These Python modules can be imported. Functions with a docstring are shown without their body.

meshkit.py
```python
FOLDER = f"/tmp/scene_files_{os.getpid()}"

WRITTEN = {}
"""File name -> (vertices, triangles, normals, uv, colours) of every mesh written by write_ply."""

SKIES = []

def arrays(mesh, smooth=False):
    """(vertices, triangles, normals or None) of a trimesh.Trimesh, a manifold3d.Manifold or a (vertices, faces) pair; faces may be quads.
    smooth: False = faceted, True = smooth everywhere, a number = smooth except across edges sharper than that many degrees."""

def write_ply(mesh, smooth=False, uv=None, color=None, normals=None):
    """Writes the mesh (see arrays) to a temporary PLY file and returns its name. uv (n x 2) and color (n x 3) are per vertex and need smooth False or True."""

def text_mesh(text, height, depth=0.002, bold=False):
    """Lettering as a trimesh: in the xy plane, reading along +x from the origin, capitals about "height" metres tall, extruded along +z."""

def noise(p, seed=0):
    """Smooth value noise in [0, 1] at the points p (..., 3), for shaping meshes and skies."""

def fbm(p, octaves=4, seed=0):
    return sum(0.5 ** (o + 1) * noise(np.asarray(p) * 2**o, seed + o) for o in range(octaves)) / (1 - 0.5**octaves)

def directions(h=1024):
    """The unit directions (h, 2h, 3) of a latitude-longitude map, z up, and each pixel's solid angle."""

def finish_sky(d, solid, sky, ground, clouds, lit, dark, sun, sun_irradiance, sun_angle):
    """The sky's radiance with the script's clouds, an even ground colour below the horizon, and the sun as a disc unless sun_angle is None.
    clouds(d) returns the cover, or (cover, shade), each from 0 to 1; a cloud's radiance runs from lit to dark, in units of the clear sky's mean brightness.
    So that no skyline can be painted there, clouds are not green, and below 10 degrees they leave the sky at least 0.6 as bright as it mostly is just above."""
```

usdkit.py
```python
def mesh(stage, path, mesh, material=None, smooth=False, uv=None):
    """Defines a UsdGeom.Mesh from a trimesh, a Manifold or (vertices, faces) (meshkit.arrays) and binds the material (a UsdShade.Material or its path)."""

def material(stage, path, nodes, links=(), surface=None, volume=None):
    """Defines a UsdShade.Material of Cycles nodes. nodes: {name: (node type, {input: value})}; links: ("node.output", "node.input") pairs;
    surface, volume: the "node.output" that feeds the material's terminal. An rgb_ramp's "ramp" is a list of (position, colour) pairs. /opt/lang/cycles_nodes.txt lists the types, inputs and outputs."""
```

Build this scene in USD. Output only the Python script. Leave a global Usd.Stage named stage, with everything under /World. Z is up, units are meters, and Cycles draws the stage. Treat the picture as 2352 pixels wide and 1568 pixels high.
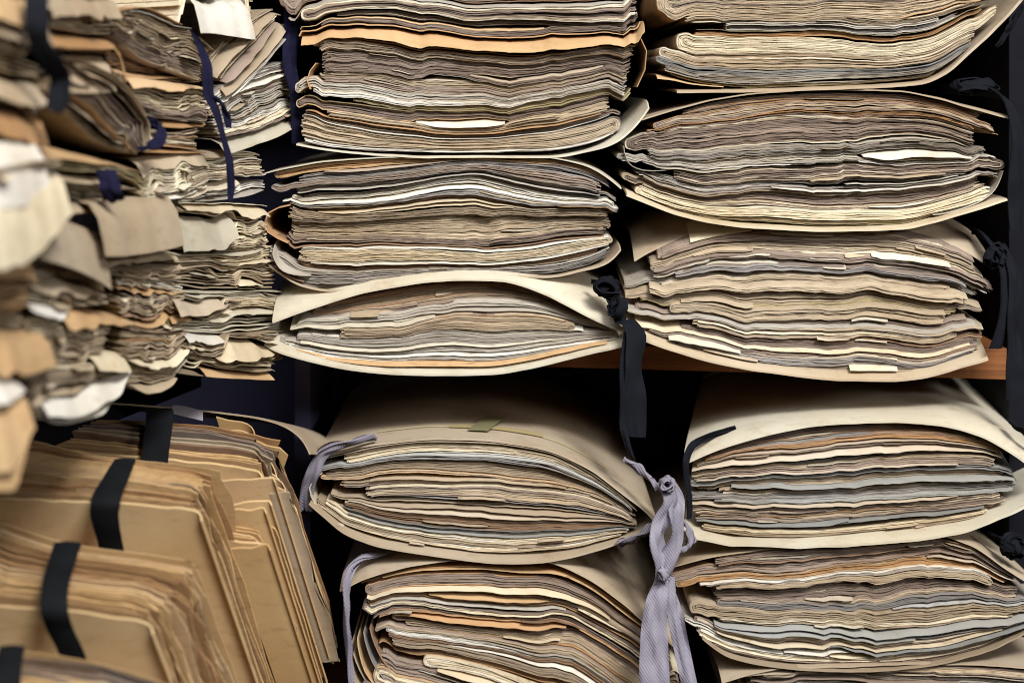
import math
import numpy as np, trimesh, usdkit, meshkit
from scipy.interpolate import PchipInterpolator, CubicSpline
from pxr import Usd, UsdGeom, UsdLux, UsdShade, Gf, Sdf

stage = Usd.Stage.CreateInMemory()
UsdGeom.SetStageUpAxis(stage, UsdGeom.Tokens.z)
UsdGeom.SetStageMetersPerUnit(stage, 1.0)
UsdGeom.Xform.Define(stage, '/World')

# ------------------------------------------------------------------ camera
S = 0.0003                       # metres per photo unit (2352 units wide) at the front of the shelves
DCAM = 1.2                       # camera to shelf front
HZ = 200.0                       # photo row of the horizon
ZC = (784 - HZ) * S
cam = UsdGeom.Camera.Define(stage, '/World/camera')
cam.AddTranslateOp().Set(Gf.Vec3d(0, -DCAM, ZC))
cam.AddRotateXOp().Set(90.0)
FL = 50.0
cam.CreateFocalLengthAttr(FL)
cam.CreateHorizontalApertureAttr(FL * 2352 * S / DCAM)
cam.CreateVerticalApertureAttr(FL * 2352 * S / DCAM * 682 / 1024)
cam.CreateVerticalApertureOffsetAttr(-ZC * FL / DCAM)
cam.CreateClippingRangeAttr(Gf.Vec2f(0.05, 50))
cam.CreateFStopAttr(4.1)
cam.CreateFocusDistanceAttr(DCAM - 0.03)
cam.CreateExposureAttr(0.0)

# ------------------------------------------------------------------ room lamps
def rect(name, pos, look, w, h, power, color):
    l = UsdLux.RectLight.Define(stage, '/World/' + name)
    m = Gf.Matrix4d().SetLookAt(Gf.Vec3d(*pos), Gf.Vec3d(*look), Gf.Vec3d(0, 0, 1)).GetInverse()
    l.AddTransformOp().Set(m)
    l.CreateWidthAttr(w); l.CreateHeightAttr(h)
    l.CreateIntensityAttr(power); l.CreateColorAttr(Gf.Vec3f(*color))
    return l
rect('ceiling_lamp', (0.85, -2.25, 1.80), (0, 0, 0), 0.80, 0.35, 104.0, (1.0, 0.97, 0.91))
rect('ceiling_lamp_001', (2.0, -2.2, 0.9), (-0.2, 0, 0), 0.9, 0.35, 20.0, (1.0, 0.96, 0.92))
rect('room_lamp', (0.2, -2.2, 1.9), (0, 0, -0.1), 3.0, 1.2, 6.6, (1.0, 0.98, 0.96))

# ------------------------------------------------------------------ materials
M = {}
def paper_mat(name, base, rough=0.85, page=False, scale=55.0, bump=0.25):
    b = np.array(base)
    dark = b * (np.array([0.60, 0.54, 0.49]) if page else np.array([0.82, 0.78, 0.72])); lite = np.minimum(b * (1.3 if page else 1.12), 0.84)
    usdkit.material(stage, '/World/Looks/' + name, {
        'geo': ('geometry', {}),
        'map': ('mapping', {'scale': (1.6, 1.6, 9.0) if page else (1.0, 1.0, 2.6)}),
        'n1': ('noise_texture', {'scale': scale, 'detail': 6.0, 'roughness': 0.68}),
        'ramp': ('rgb_ramp', {'ramp': [(0.28, tuple(dark)), (0.47, tuple(b)), (0.56, tuple(b)), (0.75, tuple(lite))]}),
        'n2': ('noise_texture', {'scale': 900.0, 'detail': 3.0}),
        'n3': ('noise_texture', {'scale': 9.0, 'detail': 2.0}),
        'r3': ('rgb_ramp', {'ramp': [(0.3, (0.86, 0.80, 0.72)), (0.6, (1, 1, 1))]}),
        'mul': ('mix_color', {'blend_type': 'multiply', 'fac': 1.0}),
        'bump': ('bump', {'strength': bump, 'distance': 0.0006}),
        'p': ('principled_bsdf', {'roughness': rough, 'specular_ior_level': 0.25}),
    }, [('geo.position', 'map.vector'), ('map.vector', 'n1.vector'), ('n1.fac', 'ramp.fac'), ('geo.position', 'n3.vector'), ('n3.fac', 'r3.fac'),
        ('ramp.color', 'mul.a'), ('r3.color', 'mul.b'), ('mul.result', 'p.base_color'),
        ('geo.position', 'n2.vector'), ('n2.fac', 'bump.height'), ('bump.normal', 'p.normal')], surface='p.BSDF')
    M[name] = '/World/Looks/' + name

PAL = {
 'mauve': [(.29,.228,.188), (.35,.278,.23), (.225,.175,.147)],
 'tan':   [(.42,.342,.245), (.51,.42,.305), (.34,.272,.195)],
 'cream': [(.72,.64,.47), (.77,.70,.54), (.65,.56,.41)],
 'gray':  [(.41,.38,.335), (.50,.47,.42), (.33,.305,.27)],
 'dgray': [(.27,.25,.24), (.33,.31,.295), (.21,.20,.195)],
 'white': [(.76,.74,.68), (.80,.78,.73), (.70,.68,.62)],
 'kraft': [(.48,.29,.145), (.54,.34,.18), (.42,.25,.12)],
 'orange':[(.62,.43,.24), (.68,.49,.29), (.55,.37,.20)],
 'blue':  [(.36,.365,.355), (.47,.475,.465), (.27,.28,.28)],
 'pink':  [(.56,.48,.38), (.62,.54,.44), (.49,.41,.33)],
 'olive': [(.42,.36,.21), (.50,.43,.27), (.36,.30,.17)],
 'brown': [(.30,.19,.12), (.36,.24,.16), (.24,.155,.10)],
 'card':  [(.55,.515,.42), (.61,.575,.475), (.49,.455,.37)],
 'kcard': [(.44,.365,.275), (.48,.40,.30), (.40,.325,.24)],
 'folder':[(.72,.51,.27), (.78,.58,.33), (.64,.44,.22)],
}
for k, vs in PAL.items():
    for i, c in enumerate(vs):
        paper_mat(f'{k}_paper_{i}', c); paper_mat(f'{k}_page_{i}', c, page=True)
MIX = {
 'mauve': [('mauve', .62), ('tan', .22), ('brown', .06), ('cream', .05), ('pink', .05)],
 'tan':   [('tan', .58), ('mauve', .30), ('cream', .07), ('kraft', .05)],
 'cream': [('cream', .68), ('tan', .25), ('white', .07)],
 'gray':  [('gray', .5), ('dgray', .12), ('white', .13), ('tan', .13), ('mauve', .12)],
 'dgray': [('dgray', .75), ('gray', .2), ('mauve', .05)],
 'white': [('white', .7), ('gray', .2), ('cream', .1)],
 'kraft': [('kraft', .7), ('orange', .15), ('brown', .15)],
 'orange':[('orange', .75), ('kraft', .25)],
 'blue':  [('blue', .7), ('gray', .15), ('dgray', .15)],
 'pink':  [('pink', .6), ('tan', .2), ('mauve', .2)],
 'olive': [('olive', .6), ('tan', .3), ('dgray', .1)],
 'brown': [('brown', .6), ('mauve', .25), ('kraft', .15)],
 'folder':[('folder', .8), ('orange', .12), ('kraft', .08)],
}
def pick(key, rng, kind='paper'):
    m = MIX.get(key, [(key, 1.0)])
    k = m[rng.choice(len(m), p=np.array([x[1] for x in m]) / sum(x[1] for x in m))][0]
    return f'{k}_{kind}_{rng.integers(3)}'

def cloth_mat(name, base, scale=1500.0):
    b = np.array(base)
    usdkit.material(stage, '/World/Looks/' + name, {
        'geo': ('geometry', {}),
        'map': ('mapping', {'rotation': (0.0, 0.6, 0.0)}),
        'w': ('wave_texture', {'scale': 190.0, 'distortion': 1.0, 'detail': 1.0}),
        'n': ('noise_texture', {'scale': 60.0, 'detail': 3.0}),
        'ramp': ('rgb_ramp', {'ramp': [(0.3, tuple(b * .8)), (0.7, tuple(b * 1.15))]}),
        'wr': ('rgb_ramp', {'ramp': [(0.2, (.62, .62, .64)), (0.7, (1.08, 1.08, 1.06))]}),
        'mul': ('mix_color', {'blend_type': 'multiply', 'fac': 0.1}),
        'bump': ('bump', {'strength': 0.3, 'distance': 0.0006}),
        'p': ('principled_bsdf', {'roughness': 0.95, 'specular_ior_level': 0.06}),
    }, [('geo.position', 'map.vector'), ('map.vector', 'w.vector'), ('w.fac', 'bump.height'), ('bump.normal', 'p.normal'),
        ('geo.position', 'n.vector'), ('n.fac', 'ramp.fac'), ('ramp.color', 'mul.a'), ('w.fac', 'wr.fac'), ('wr.color', 'mul.b'), ('mul.result', 'p.base_color')], surface='p.BSDF')
    M[name] = '/World/Looks/' + name
cloth_mat('lilac_cloth', (.26, .245, .305))
cloth_mat('black_cloth', (.010, .011, .015))
cloth_mat('navy_cloth', (.011, .011, .03))
cloth_mat('elastic_black', (.010, .011, .013))
usdkit.material(stage, '/World/Looks/wood', {
    'geo': ('geometry', {}), 'map': ('mapping', {'scale': (2.0, 30.0, 60.0)}),
    'n': ('noise_texture', {'scale': 5.0, 'detail': 5.0, 'distortion': 0.4}),
    'ramp': ('rgb_ramp', {'ramp': [(0.3, (.13, .045, .013)), (0.55, (.23, .085, .025)), (0.75, (.29, .115, .035))]}),
    'p': ('principled_bsdf', {'roughness': 0.45})},
    [('geo.position', 'map.vector'), ('map.vector', 'n.vector'), ('n.fac', 'ramp.fac'), ('ramp.color', 'p.base_color')], surface='p.BSDF')
usdkit.material(stage, '/World/Looks/navy_wall', {
    'geo': ('geometry', {}), 'n': ('noise_texture', {'scale': 9.0, 'detail': 4.0}),
    'ramp': ('rgb_ramp', {'ramp': [(0.3, (.05, .05, .10)), (0.7, (.11, .11, .22))]}),
    'p': ('principled_bsdf', {'roughness': 0.8})},
    [('geo.position', 'n.vector'), ('n.fac', 'ramp.fac'), ('ramp.color', 'p.base_color')], surface='p.BSDF')
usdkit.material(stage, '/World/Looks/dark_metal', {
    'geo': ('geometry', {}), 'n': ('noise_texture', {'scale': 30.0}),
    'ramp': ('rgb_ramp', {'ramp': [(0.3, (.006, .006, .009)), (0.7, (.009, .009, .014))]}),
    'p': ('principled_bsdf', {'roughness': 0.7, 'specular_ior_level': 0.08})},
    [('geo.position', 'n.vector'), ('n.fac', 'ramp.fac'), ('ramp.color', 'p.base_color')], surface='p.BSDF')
for nm, c in (('yellow_label', (.42, .34, .17)), ('olive_tape', (.20, .19, .10)), ('lilac_label', (.40, .38, .44))):
    paper_mat(nm, c)
usdkit.material(stage, '/World/Looks/blue_paint', {
    'geo': ('geometry', {}), 'n': ('noise_texture', {'scale': 14.0, 'detail': 4.0}),
    'ramp': ('rgb_ramp', {'ramp': [(0.3, (.09, .09, .20)), (0.7, (.16, .16, .31))]}),
    'p': ('principled_bsdf', {'roughness': 0.7})},
    [('geo.position', 'n.vector'), ('n.fac', 'ramp.fac'), ('ramp.color', 'p.base_color')], surface='p.BSDF')
for nm in ('wood', 'navy_wall', 'dark_metal', 'blue_paint'):
    M[nm] = '/World/Looks/' + nm

# ------------------------------------------------------------------ names and things
used = {}
def numbered(path):
    n = used.get(path, -1) + 1
    used[path] = n
    return path if n == 0 else f'{path}_{n:03d}'

BASE = {}
def tag(prim, label=None, cat=None, group=None, kind=None):
    for k, v in (('label', label), ('category', cat), ('group', group), ('kind', kind)):
        if v: prim.SetCustomDataByKey(k, v)
def thing(name, label, cat, base, group=None):
    p = numbered('/World/' + name)
    x = UsdGeom.Xform.Define(stage, p)
    x.AddTranslateOp().Set(Gf.Vec3d(*map(float, base)))
    BASE[p] = np.array(base, float)
    tag(x.GetPrim(), label, cat, group)
    return p
def part(parent, name, v, f, mat, smooth=True, label=None):
    root = '/' + '/'.join(parent.split('/')[1:3])
    p = numbered(parent + '/' + name)
    m = usdkit.mesh(stage, p, (np.asarray(v) - BASE[root], f), M[mat], smooth=smooth)
    if label: tag(m.GetPrim(), label)
    return p
def solo(name, v, f, mat, label=None, cat=None, kind=None, smooth=False):
    p = numbered('/World/' + name)
    m = usdkit.mesh(stage, p, (v, f), M[mat], smooth=smooth)
    tag(m.GetPrim(), label, cat, None, kind)
    return p

def W(px, py, y):
    """photo units on the plane at depth y (metres behind the shelf front) -> world"""
    px, py, y = np.broadcast_arrays(np.asarray(px, float), np.asarray(py, float), np.asarray(y, float))
    k = (DCAM + y) / DCAM
    return np.stack([(px - 1176) * S * k, y, ZC + (HZ - py) * S * k], -1)

def curve(pts):
    pts = sorted(pts)
    return PchipInterpolator([p[0] for p in pts], [p[1] for p in pts], extrapolate=True)

def n1(x, period, rng):
    """smooth 1-D noise in about [-1, 1]"""
    lo, hi = x.min(), x.max()
    n = max(4, int((hi - lo) / period) + 4)
    k = rng.uniform(-1, 1, n)
    xs = np.linspace(lo - period * 1.01, hi + period * 1.01, n)
    return CubicSpline(xs, k)(x)

# ------------------------------------------------------------------ one sheet of paper (a closed solid)
def grid_faces(R, N, flip=False):
    i = np.arange(R - 1)[:, None] * N + np.arange(N - 1)[None]
    q = np.stack([i, i + 1, i + N + 1, i + N], -1).reshape(-1, 4)
    if flip: q = q[:, ::-1]
    return np.vstack([q[:, [0, 1, 2]], q[:, [0, 2, 3]]])

RAG = [0.0, None]
def sheet_solid(x, y, th, depth, ext, D, vf, rows, drop, xf=None, sag=0.0):
    """x, y: cross-section polyline in photo units; th: thickness; depth: depth of each point; ext: unit direction into the pile;
    vf: how far the front edge is set back (m) per point; rows: distances behind the front edge; drop: lowering per row (rows x N, metres)"""
    N, R = len(x), len(rows)
    dx, dy = np.gradient(x), np.gradient(y)
    l = np.maximum(np.hypot(dx, dy), 1e-9)
    nx, ny = dy / l * th / 2, -dx / l * th / 2
    ext = np.asarray(ext, float)
    out, fc, n = [], [], 0
    if xf is None: xf = (lambda a, b: (a, b))
    up = W(*xf(x + nx, y + ny), depth); dn = W(*xf(x - nx, y - ny), depth)
    g = []
    jit = RAG[1].normal(0, RAG[0], R) if RAG[0] else []
    for base in (up, dn):
        rr = []
        for r in range(R):
            back = (1.0 if r == R - 1 else 0.0)
            v = vf * (1 - back) + rows[r]
            P = base + ext[None] * v[:, None]
            P = P.copy(); P[:, 2] -= drop[r]
            if sag: P[:, 2] += sag * np.clip(rows[r] / 0.05, 0, 1) ** 0.8
            if RAG[0]: P[-1] += (P[-1] - P[-3]) / max(np.linalg.norm(P[-1] - P[-3]), 1e-9) * (jit[r] if len(jit) > r else 0)
            rr.append(P)
        g.append(np.stack(rr))
    U, L = g
    def add(G, flip):
        nonlocal n
        a, b = G.shape[:2]
        out.append(G.reshape(-1, 3)); fc.append(grid_faces(a, b, flip) + n); n += a * b
    add(U, False); add(L, True)
    add(np.stack([L[0], U[0]]), False)
    add(np.stack([U[-1], L[-1]]), False)
    add(np.stack([U[:, 0], L[:, 0]]), False)
    add(np.stack([L[:, -1], U[:, -1]]), False)
    return np.vstack(out), np.vstack(fc)

# ------------------------------------------------------------------ a bundle of papers
def pile(parent, seed, T, B, spec, ends, depth=None, ext=(0, 1, 0), D=0.24, rot=0.0, pivot=(0, 0), wave=6.0, sp=1.6, vj=1.0, thick=.97,
         tdepth=0.0, sag=0.0, grow=0.0, fan=0.0, endj=0.0, step=8.0, ejit=10.0, rough=1.0, dropk=1.0, taper=0.0):
    """T, B: curves (lists of points) that bound the papers. spec: lines 'kind weight colour left right key=value'."""
    rng = np.random.default_rng(seed)
    T, B = curve(T), curve(B)
    xl0, xr0 = ends
    layers = []                     # dict per layer, top to bottom
    for si, line in enumerate(x.strip() for x in spec.strip().splitlines()):
        if not line: continue
        w = line.split()
        kind, wt, col = w[0], float(w[1]), w[2] if len(w) > 2 else None
        xl = xl0 if len(w) < 4 or w[3] == '-' else float(w[3])
        xr = xr0 if len(w) < 5 or w[4] == '-' else float(w[4])
        o = dict(a.split('=') for a in w[5:])
        so = float(o.get('out', 0)) * 1e-3
        shared = rng.normal(0, 0.0024) * vj - so
        j = float(o.get('j', ejit))
        spx = float(o.get('sp', sp))
        if kind != 'g' and rng.random() < .4:
            layers.append(dict(w=rng.uniform(1, 4.5) * sp / 1.6, gap=True, xl=xl, xr=xr, s=si + .5))
        if kind == 'g':
            layers.append(dict(w=wt, gap=True, xl=xl, xr=xr, s=si))
        elif kind in 'ct':
            layers.append(dict(w=wt, col=col, xl=xl, xr=xr, kind=kind, s=si, vf=shared * .3 - (0.002 if kind == 'c' else 0), o=o, fix=True))
        elif kind == 'p':
            n = max(1, round(wt / spx))
            run = None
            for i in range(n):
                if run is None or rng.random() < .2: run = pick(col, rng, 'page')
                L = dict(w=wt / n, mat=run if rng.random() < .85 else pick(col, rng, 'page'), col=col, xl=xl + abs(rng.normal(0, j)), xr=xr - abs(rng.normal(0, j)), kind='p', s=si, vf=shared, o=o)
                layers.append(L)
                if xr - xl > 260 and rng.random() < 0.09:              # pages that do not quite touch
                    a = rng.uniform(xl, xr - 120); layers.append(dict(w=rng.uniform(.6, 1.8), gap=True, xl=a, xr=a + rng.uniform(100, 500), s=si))
                if rng.random() < 0.12 * rough:      # a short or torn slip
                    ln = rng.uniform(.04, .24) * (xr - xl); a = rng.uniform(xl, xr - ln)
                    layers.append(dict(w=wt / n * rng.uniform(.9, 3.0), col=rng.choice(['cream', 'tan', 'tan', 'pink', 'card', col]), xl=a, xr=a + ln, kind='c', s=si,
                                       vf=shared - rng.uniform(.0005, .0035), o={}))
        elif kind in 'fF':
            n = max(1, round(wt / spx / 2))
            half = []; run = None
            for i in range(n):
                q = (1 - (i + 0.0) / n)
                half.append((i, rng.normal(0, j)))
            idx = []
            for i in range(n):
                off = i * spx * 0.9
                e = abs(half[i][1])
                if run is None or rng.random() < .2: run = pick(col, rng, 'page')
                L = dict(w=wt / n / 2, col=o.get('wrap', col) if i == 0 else col, kind='f', s=si, vf=shared + rng.normal(0, .0002), o=o, side=kind)
                if i: L['mat'] = run
                if kind == 'f': L.update(xl=xl + off, xr=xr - e)
                else: L.update(xl=xl + e, xr=xr - off)
                layers.append(L); idx.append(L)
            layers.append(dict(w=float(o.get('hole', 2.0)), gap=True, xl=xl + n * spx, xr=xr, s=si))
            for i in range(n - 1, -1, -1):
                L = dict(idx[i]); e = abs(rng.normal(0, j))
                if kind == 'f': L['xr'] = xr - e
                else: L['xl'] = xl + e
                idx[i]['mate'] = L; L['mated'] = True
                layers.append(L)
    for i, L in enumerate(layers):
        L['xr'] += fan * (1 - i / len(layers))
        if grow and L['xr'] - L['xl'] > .6 * (xr0 - xl0): L['xr'] += grow; L['xl'] -= grow * .6
    xr0 += fan + grow; xl0 -= grow * .6
    x = np.linspace(xl0 - 25, xr0 + 25, int((xr0 - xl0 + 50) / step) + 2)
    nl = len(layers)
    Wt = np.zeros((nl, len(x)))
    cur, sn = None, None
    for i, L in enumerate(layers):
        if L['s'] != cur:
            cur = L['s']; sn = np.exp(0.42 * n1(x, 420, rng) + .12 * n1(x, 170, rng))
        own = np.exp(0.26 * n1(x, 150, rng) + 0.13 * n1(x, 50, rng) * rough + .05 * n1(x, 22, rng) * rough)
        if L.get('fix'): own = np.exp(0.18 * n1(x, 120, rng))
        if L.get('gap'): own = np.clip(0.3 + 1.5 * n1(x, 150, rng), 0.02, 2)
        a = 14.0
        mask = np.clip((x - L['xl'] + a) / a, 0, 1) * np.clip((L['xr'] + a - x) / a, 0, 1)
        mask = mask * mask * (3 - 2 * mask)
        if L.get('kind') in ('p', 'f', 't') and L['xr'] - L['xl'] > .5 * (xr0 - xl0):
            mask = .62 + .38 * mask
        if L.get('kind') == 'c' and (True if not L.get('fix') else L['w'] < 26):
            ta = 0.25 * (L['xr'] - L['xl']) * rng.uniform(.3, 1); tb = 0.25 * (L['xr'] - L['xl']) * rng.uniform(.3, 1)
            mask = mask * np.clip(.35 + .65 * (x - L['xl']) / ta, 0, 1) * np.clip(.35 + .65 * (L['xr'] - x) / tb, 0, 1)
        Wt[i] = L['w'] * sn * own * mask + 0.01
    H = np.maximum(B(x) - T(x), 2.0)
    tot = Wt.sum(0)
    cum = np.cumsum(Wt, 0)
    lo, hi = (cum - Wt) / tot, cum / tot               # 0 at the top
    wv = 0.6 * n1(x, 260, rng) + 0.4 * n1(x, 120, rng)
    wv2 = n1(x, 200, rng)
    def place(t):
        return T(x)[None] + H[None] * t + wave * (wv[None] * 4 * t * (1 - t) + 0.8 * wv2[None] * np.sin(2 * np.pi * t))
    Ytop, Ybot = place(lo), place(hi)
    c, s_ = math.cos(math.radians(rot)), math.sin(math.radians(rot))
    xf = lambda a, b: (pivot[0] + (a - pivot[0]) * c - (b - pivot[1]) * s_, pivot[1] + (a - pivot[0]) * s_ + (b - pivot[1]) * c)
    df = depth if depth is not None else (lambda px: np.zeros_like(px))
    ext = np.array(ext, float); ext /= np.linalg.norm(ext)
    def line(L, i):
        xs = x[(x > L['xl'] + 3) & (x < L['xr'] - 3)]
        xs = np.concatenate([[L['xl']], xs, [L['xr']]])
        yt, yb = np.interp(xs, x, Ytop[i]), np.interp(xs, x, Ybot[i])
        return xs, yt, yb
    index = {id(L): i for i, L in enumerate(layers)}
    for i, L in enumerate(layers):
        if L.get('gap') or L.get('mated') or L['xr'] - L['xl'] < 12: continue
        xs, yt, yb = line(L, i)
        band = yb - yt
        kd = L['kind']
        if kd == 'f' and 'mate' in L:
            L2 = L['mate']
            k = next(q for q in range(nl) if layers[q] is L2)
            xs2, yt2, yb2 = line(L2, k)
            y1, y2 = (yt + yb) / 2, (yt2 + yb2) / 2
            th = np.concatenate([band[::-1], yb2 - yt2]) if L['side'] == 'f' else np.concatenate([band, (yb2 - yt2)[::-1]])
            if L['side'] == 'f':
                r = max(0.3, (y2[0] - y1[0]) / 2); ym = (y1[0] + y2[0]) / 2
                a = np.linspace(0, np.pi, 8)[1:-1]; rx = min(r, 7.0)
                ax, ay = xs[0] - rx * np.sin(a), ym - r * np.cos(a)
                px = np.concatenate([xs[::-1], ax, xs2]); py = np.concatenate([y1[::-1], ay, y2])
                tm = np.full(6, np.median(th)); th = np.concatenate([th[:len(xs)], tm, th[len(xs):]])
            else:
                r = max(0.3, (y2[-1] - y1[-1]) / 2); ym = (y1[-1] + y2[-1]) / 2
                a = np.linspace(0, np.pi, 8)[1:-1]; rx = min(r, 7.0)
                ax, ay = xs[-1] + rx * np.sin(a), ym - r * np.cos(a)
                px = np.concatenate([xs, ax, xs2[::-1]]); py = np.concatenate([y1, ay, y2[::-1]])
                tm = np.full(6, np.median(th)); th = np.concatenate([th[:len(xs)], tm, th[len(xs):]])
            th = np.clip(th * 0.97, 0.25, 2.6)
            # keep a consistent 'up' side: the polyline runs right-to-left first
            px, py, th = px[::-1], py[::-1], th[::-1]
            if L['side'] == 'F': px, py, th = px[::-1], py[::-1], th[::-1]
        else:
            px = xs
            if kd == 'c':
                th = np.clip(band * .25, .5, 1.5); py = yt + th * .5 + band * .04
            elif kd == 't':
                th = np.clip(band * .85, .5, 14); py = (yt + yb) / 2
            else:
                th = np.clip(band * (thick if rng.random() < .85 else thick * .78), .25, 2.9); py = (yt + yb) / 2
        n = len(px)
        dist = np.concatenate([[0], np.cumsum(np.hypot(np.diff(px), np.diff(py)))]) + rng.uniform(0, 1)
        vf = L['vf'] + rng.normal(0, 0.00025 if kd in 'pf' and vj == 1 else .0011) * vj + 0.0006 * n1(dist, 200, rng) + .0002 * n1(dist, 60, rng) + 0.00028 * rough * n1(dist, 17, rng) + np.linspace(-1, 1, n) * rng.normal(0, .0008)
        Dd = D * rng.uniform(.9, 1.0)
        if kd == 'c':
            dp = np.maximum(band - th * 1.3, 0) * S * float(L['o'].get('dk', 1.0)) * dropk
            vf = vf - np.clip(dp * .6, 0, .008)
            rows = [0, .0025, .007, .016, .05, Dd]; prof = [1, .72, .34, .08, 0, 0]
        else:
            dp = (np.clip(n1(dist, 90, rng), 0, 1) * 0.0005 + n1(dist, 20, rng) * .00012 * rough) * dropk
            rows = [0, .006, Dd]; prof = [1, .25, 0]
        if endj:
            rows = [0, .006, .02, .035, .055, .08, .11, .15, Dd]; prof = [1, .3] + [0] * 7; vf = np.clip(vf, -.004, .004)
        RAG[:] = [endj, rng]
        if taper:
            rows = [r * (1 - taper * rng.random()) for r in rows]
        drop = np.array(prof)[:, None] * dp[None]
        tt = float(np.mean((py - T(px)) / np.maximum(B(px) - T(px), 1)))
        gx, gy = xf(px, py)
        dep = df(gx) - tdepth * tt
        # each point keeps its own depth; xf is applied inside for the two faces
        v, f = sheet_solid(px, py, th, dep, ext, Dd, vf, rows, drop, xf, sag)
        part(parent, {'c': 'card_sheet', 't': 'board'}.get(kd, 'folded_sheet' if kd == 'f' else 'sheet'), v, f, L['mat'] if 'mat' in L else pick(L['col'], rng, 'page') if kd in 'pf' else f"{L['col']}_{'page' if np.max(band) < 9 else 'paper'}_{rng.integers(3)}")

def cover(parent, seed, line, mat, band=None, th=3.0, D=0.27, ext=(0, 1, 0), depth=None, out=0.004, name='cover', sag=0.0, rough=1.0, rounded=0.0, label=None, step=10.0, lift=None):
    """line: the front edge of a folder board. band: its lip that hangs in front, as points (x, height)."""
    rng = np.random.default_rng(seed)
    xs = [p[0] for p in line]
    n = int((max(xs) - min(xs)) / step) + 2
    dist0 = np.concatenate([[0], np.cumsum(np.hypot(np.diff(xs), np.diff([p[1] for p in line])))])
    u = np.linspace(0, dist0[-1], n)
    px = PchipInterpolator(dist0, xs)(u); py = PchipInterpolator(dist0, [p[1] for p in line])(u) + .5 * rough * n1(u, 40, rng)
    b = curve(band)(px) if band else np.zeros(n)
    dp = np.maximum(b - th, 0) * S
    vf = -out - dp * .55 + 0.0005 * rough * n1(u, 25, rng) + .0007 * rough * n1(u, 160, rng)
    rows = np.array([0, .002, .006, .012, .022, .05, .12, D]); prof = np.array([1, .85, .58, .3, .08, 0, 0, 0])
    drop = prof[:, None] * dp[None]
    ex = np.array(ext, float); ex /= np.linalg.norm(ex)
    if rounded:                    # rounded far corners
        e = np.minimum(u, u[-1] - u) / (rounded / S)
        cut = np.where(e < 1, 1 - np.sqrt(np.clip(1 - (1 - e) ** 2, 0, 1)), 0) * rounded
        drop_last = cut
    df = depth if depth is not None else (lambda q: np.zeros_like(q))
    v, f = sheet_solid(px, py, np.full(n, th), df(px), ex, D, vf, rows, drop, None, sag)
    if rounded:
        R = len(rows); cnt = R * n
        for k in (0, 1):
            sl = slice(k * cnt + (R - 1) * n, k * cnt + R * n)
            v[sl] -= ex[None] * cut[:, None]
    return part(parent, name, v, f, mat, label=label)

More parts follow.
